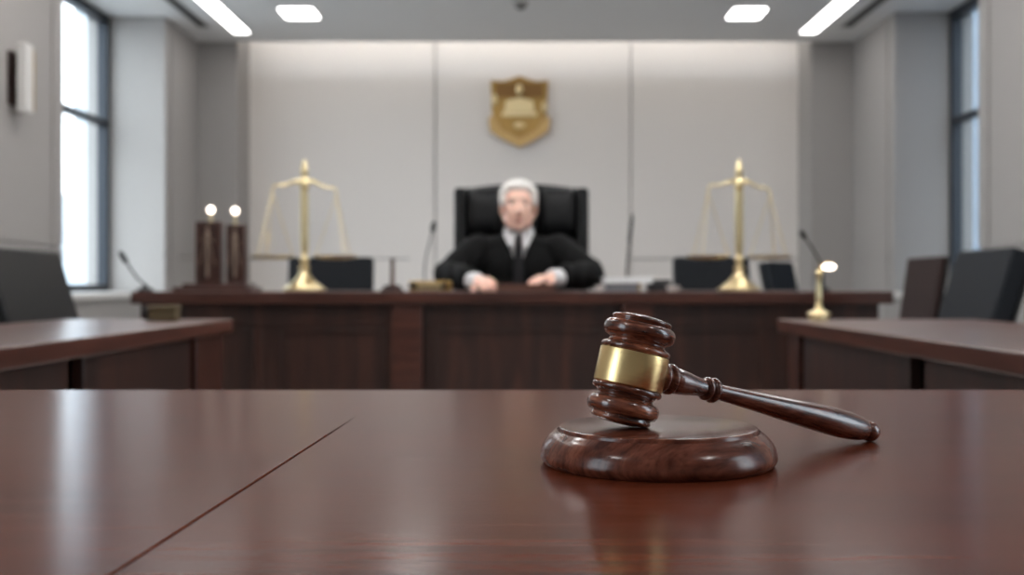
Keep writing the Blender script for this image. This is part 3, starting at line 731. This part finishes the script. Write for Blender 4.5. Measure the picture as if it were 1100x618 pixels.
# brass scales
def scales(label, x, y):
    t = thing('balance_scales', label, 'scales', (x, y, BZ), 0, None)
    k = .00392
    finish('base', lathe(bmesh.new(), smoothprof([(.086, .001), (.090, .006), (.088, .013), (.074, .019), (.070, .026), (.056, .036), (.038, .052), (.026, .07), (.018, .088)], 4)+[(.0, .088)], 48), M_brass, t, smooth=40)
    bm = lathe(bmesh.new(), smoothprof([(.012, .086), (.022, .094), (.024, .102), (.014, .112), (.010, .118), (.019, .126), (.021, .136), (.013, .15), (.0165, .20), (.0175, .3), (.0165, .40), (.016, .425)], 4)+[(0, .425)], 32)
    finish('pillar', bm, M_brass, t, smooth=40)
    finish('finial', lathe(bmesh.new(), smoothprof([(.010, .424), (.019, .436), (.021, .452), (.017, .470), (.012, .482), (.016, .50), (.013, .522), (.007, .548), (.001, .556)], 4)+[(0, .557)], 32), M_brass, t, smooth=40)
    bm = bmesh.new(); tube(bm, curve_pts([(-.135, 0, .435), (-.12, 0, .447), (-.08, 0, .449), (-.04, 0, .462), (0, 0, .466), (.04, 0, .462), (.08, 0, .443), (.12, 0, .436), (.135, 0, .424)]), [.0042+.006*math.exp(-((i-24)/9)**2) for i in range(49)], 10)
    beam = finish('beam', bm, M_brass, t, smooth=50)
    for s, zt in ((-1, .435), (1, .424)):
        cx = s*.135; pz = .143
        pan = finish('pan', lathe(bmesh.new(), [(0, pz-.010), (.05, pz-.009), (.078, pz-.004), (.092, pz+.003), (.094, pz+.006), (.090, pz+.005), (.076, pz-.001), (.05, pz-.005), (0, pz-.006)], 40, Matrix.Translation((cx, 0, 0))), M_brass, t, smooth=60)
        bm = bmesh.new(); ell(bm, (cx, 0, zt-.012), (.005, .005, .009), n=12)
        for j in range(3):
            an = 2*PI*j/3+PI/6*s+.5; tube(bm, [(cx, 0, zt-.018), (cx+.088*math.cos(an), .088*math.sin(an), pz+.005)], .0021, 6)
        finish('hanging_chains', bm, M_brass, pan, smooth=60)
    return t
s1 = scales('brass balance scales on the bench to the left of the judge', X47(327, 4.72), 4.72)
s2 = dup(s1, None, (X47(794, 4.72), 4.72, BZ), .12, 'brass balance scales on the bench to the right of the judge')

# wooden box lamps on one stepped plinth
o = finish('wooden_plinth', B((X47(195), X47(276), 4.58, 4.80, BZ, BZ+.018), (X47(203), X47(270), 4.60, 4.78, BZ+.018, BZ+.032)), M_slab, None, bevel=.003)
tag(o, 'low stepped wooden plinth under the two box lamps at the left end of the bench', 'plinth')
M_relief = mat('worn_bronze_relief', srgb(150, 132, 118), .5, .6)
def box_lamp(label, pxa, pxb, ytop, gpx, gy, mat_):
    y = 4.70; x0, x1 = X47(pxa, 4.65), X47(pxb, 4.65); cx = (x0+x1)/2-.014; z0 = BZ+.032; hgt = CAMZ+(305-ytop)*4.65/1200-z0; hw = (x1-x0)/2
    t = thing('box_lamp', label, 'lamp', (cx, y, z0), 0, 'box lamps on the plinth')
    finish('case', B((-hw, hw, -.05, .0, .0, hgt)), mat_, t, bevel=.003)
    finish('front_frame', B((-hw, -hw+.009, -.056, -.05, .005, hgt-.004), (hw-.009, hw, -.056, -.05, .005, hgt-.004), (-hw+.009, hw-.009, -.056, -.05, hgt-.013, hgt-.004), (-hw+.009, hw-.009, -.056, -.05, .005, .014)), M_slab, t, bevel=.001)
    bm = bmesh.new()
    cap(bm, (-.004, -.053, .03), (-.004, -.053, hgt-.07), .006, .004, 10); ell(bm, (-.004, -.053, hgt-.055), (.011, .006, .014)); ell(bm, (-.004, -.053, hgt-.03), (.006, .005, .009))
    for s in (-1, 1): tube(bm, [(-.004, -.055, hgt-.06), (-.004+s*hw*.62, -.055, hgt*.3)], .0022, 6)
    tube(bm, [(-hw*.6, -.055, hgt-.075), (hw*.55, -.055, hgt-.08)], .002, 6)
    finish('figure_relief', bm, M_relief, t, smooth=60)
    gx_ = X47(gpx)-cx; gz = CAMZ+(305-gy)*4.7/1200-z0
    finish('lamp_stem', lathe(bmesh.new(), [(.014, hgt), (.014, hgt+.003), (.005, hgt+.005), (.005, gz-.015)], 16, Matrix.Translation((gx_, -.022, 0))), M_brass, t, smooth=40)
    bm = bmesh.new(); ell(bm, (gx_, -.022, gz), (.0145, .0145, .015)); finish('lamp_globe', bm, M_bulb, t, smooth=180)
box_lamp('taller wooden box lamp with a figure relief and lit globe, left one on the plinth', 214, 241, 238, 228, 226, M_bench)
box_lamp('narrower wooden box lamp with a lit globe, right one on the plinth beside the scales', 247, 267, 241, 254, 227, M_bench)

# gooseneck microphones
def mic(label, base, head, mid, group=None, base_parts=True, r=.0045, hl=.055, hr=.011):
    base = Vector(base); hd = Vector(head)-base; md = Vector(mid)-base
    t = thing('gooseneck_microphone', label, 'microphone', base)
    if base_parts: finish('base', lathe(bmesh.new(), [(.032, 0), (.034, .004), (.031, .012), (.012, .018), (.008, .03), (0, .03)], 32), M_dplas, t, smooth=40)
    pts = curve_pts([Vector((0, 0, .0 if not base_parts else .025)), md, hd]); bm = bmesh.new(); tube(bm, pts, r, 10); finish('gooseneck', bm, M_black, t, smooth=50)
    q = (pts[-1]-pts[-3]).normalized(); bm = bmesh.new()
    lathe(bm, [(.004, 0), (hr*.8, .004), (hr, .012), (hr, hl*.8), (hr*.7, hl*.96), (0, hl)], 20, Matrix.Translation(hd-q*hl*.3) @ q.to_track_quat('Z', 'Y').to_matrix().to_4x4()); finish('microphone_head', bm, M_dplas, t, smooth=50)
    return t
def P(px, py, y): return ((px-556)/1200*y, y, CAMZ+(305-py)*y/1200)
mic('black gooseneck microphone at the far left end of the bench, in front of the window', (-1.52, 4.56, BZ), P(134, 279, 4.50), P(146, 297, 4.53))
mic('black gooseneck microphone to the right of the right scales, near the brass lamp', (X47(884), 4.70, BZ), P(864, 254, 4.62), P(882, 284, 4.68), hl=.045, hr=.011)
mic('slim black gooseneck microphone standing behind the papers right of the judge', (X47(673, 4.85), 4.85, BZ), P(677, 252, 4.83), P(674, 285, 4.84), hl=.13, hr=.0075)
# brass console with the microphone left of the judge
t = thing('desk_console', 'brass desk console with two dark knobs beside the judge’s arm on the left', 'console', (X47(462.5, 4.62), 4.62, BZ))
finish('body', B((-.087, .087, -.03, .04, 0, .042)), M_brassd, t, bevel=.004)
finish('front_plate', B((-.052, .045, -.034, -.03, .008, .032)), M_brass, t, bevel=.001)
for x in (-.070, .058):
    bm = lathe(bmesh.new(), [(.012, 0), (.012, .007), (.009, .010), (0, .010)], 20, Matrix.Translation((x, -.03, .024)) @ Matrix.Rotation(PI/2, 4, 'X')); finish('knob', bm, M_dplas, t, smooth=40)
mic('black gooseneck microphone rising from the brass console left of the judge', (X47(456, 4.63), 4.63, BZ+.042), P(465, 246, 4.60), P(457, 280, 4.62), base_parts=False, hl=.045, hr=.0105, r=.003)
# dark upright pen stand
t = thing('pen_stand', 'small dark pen stand with one upright post, left of the brass console', 'pen stand', (X47(421.5, 4.65), 4.65, BZ))
finish('base', B((-.046, .046, -.03, .03, 0, .012), (-.034, .034, -.022, .022, .012, .026)), M_bench, t, bevel=.003)
finish('post', lathe(bmesh.new(), [(.012, .026), (.009, .04), (.0085, .128), (.011, .134), (0, .136)], 16, Matrix.Translation((.0, 0, 0))), M_cover, t, smooth=40)
# book between the hands
t = thing('book', 'closed brown leather book on the bench between the judge’s hands', 'book', (.035, 4.665, BZ))
finish('cover', B((-.12, .12, -.085, .085, 0, .004), (-.12, .12, -.085, .085, .026, .030), (-.12, .12, -.089, -.0845, 0, .030)), M_cover, t, bevel=.001)
finish('pages', B((-.115, .115, -.084, .081, .004, .026)), M_paper, t)
# papers, tray, box, cups on the right
t = thing('document_tray', 'low grey document tray under white papers on the right of the judge', 'tray', (X47(666, 4.66), 4.66, BZ))
finish('tray_body', B((-.064, .064, -.09, .09, 0, .004), (-.064, -.060, -.09, .09, .004, .032), (.060, .064, -.09, .09, .004, .032), (-.060, .060, .086, .09, .004, .032), (-.060, .060, -.09, -.086, .004, .026)), M_tray, t, bevel=.001)
finish('tray_leg', B((.065, .075, -.09, -.078, 0, .034)), M_brassd, t, bevel=.001)
bm = bmesh.new()
for k in range(7):
    M_ = Matrix.Translation((random.uniform(-.003, .003), random.uniform(-.003, .003), .0335+k*.0036)) @ Matrix.Rotation(random.uniform(-.04, .04), 4, 'Z')
    box(bm, -.096, .096, -.1, .1, 0, .0034, M_)
o = finish('paper_stack', bm, M_paper, None, loc=(X47(673, 4.66), 4.66, BZ)); tag(o, 'stack of white papers lying across the grey tray', 'papers')
t = thing('black_case', 'small black case on the bench just right of the papers', 'case', (X47(707.5, 4.72), 4.72, BZ))
finish('case_body', B((-.048, .048, -.04, .05, 0, .030)), M_dplas, t, bevel=.003); finish('case_lid', B((-.048, .048, -.04, .05, .0305, .048)), M_dplas, t, bevel=.004)
def cup(label, x, y, s):
    t = thing('cup', label, 'cup', (x, y, BZ))
    finish('cup_body', lathe(bmesh.new(), [(0, 0), (.016*s, 0), (.022*s, .010), (.024*s, .024), (.022*s, .024), (.019*s, .010), (.0, .004)], 24), M_ceram, t, smooth=50)
    bm = bmesh.new(); tube(bm, curve_pts([(.022*s, 0, .020), (.032*s, 0, .019), (.031*s, 0, .009), (.021*s, 0, .007)]), .002, 8); finish('handle', bm, M_ceram, t, smooth=50)
cup('small white cup right of the black case on the bench', X47(722, 4.60), 4.60, 1)
cup('small white cup between the judge’s sleeve and the grey tray', X47(643.5, 4.60), 4.60, .75)

# ------------------------------------------------------------ things on the side tables
t = thing('desk_lamp', 'small brass desk lamp with a lit oval shade on the right side table', 'lamp', (.79, 2.93, TZ))
finish('base', lathe(bmesh.new(), smoothprof([(.024, .0005), (.026, .004), (.025, .010), (.030, .013), (.030, .017), (.016, .024), (.008, .030)], 4)+[(0, .030)], 32), M_brass, t, smooth=40)
finish('stem', lathe(bmesh.new(), smoothprof([(.006, .029), (.010, .036), (.0055, .044), (.0085, .052), (.0075, .075), (.006, .10), (.0085, .118), (.0085, .124), (.004, .13)], 4)+[(0, .131)], 24), M_brass, t, smooth=40)
bm = bmesh.new(); ell(bm, (.026, -.002, .1385), (.0175, .0175, .0085), n=24); finish('lamp_shade', bm, M_bulb, t, smooth=180)
bm = bmesh.new(); tube(bm, curve_pts([(0, 0, .125), (.004, 0, .139), (.010, 0, .143), (.026, 0, .151)]), .003, 8); lathe(bm, [(.014, 0), (.010, .003), (0, .004)], 16, Matrix.Translation((.026, 0, .147))); finish('shade_arm', bm, M_brassd, t, smooth=40)
t = thing('brass_desk_box', 'small brass box with a dark end on the far end of the left side table', 'desk ornament', (-.905, 2.84, TZ))  # plain little brass box with a black end, no clock face
M_old = mat('tarnished_brass', srgb(112, 98, 72), .6, .5)
finish('body', B((-.028, .042, -.02, .02, .0, .030)), M_old, t, bevel=.003); finish('lid', B((-.030, .044, -.022, .022, .0305, .038)), M_old, t, bevel=.002)
bm = bmesh.new(); lathe(bm, [(.016, 0), (.018, .003), (.018, .010), (.015, .012), (0, .012)], 24, Matrix.Translation((-.028, 0, .019)) @ Matrix.Rotation(-PI/2, 4, 'Y')); finish('dark_end', bm, M_dplas, t, smooth=40)
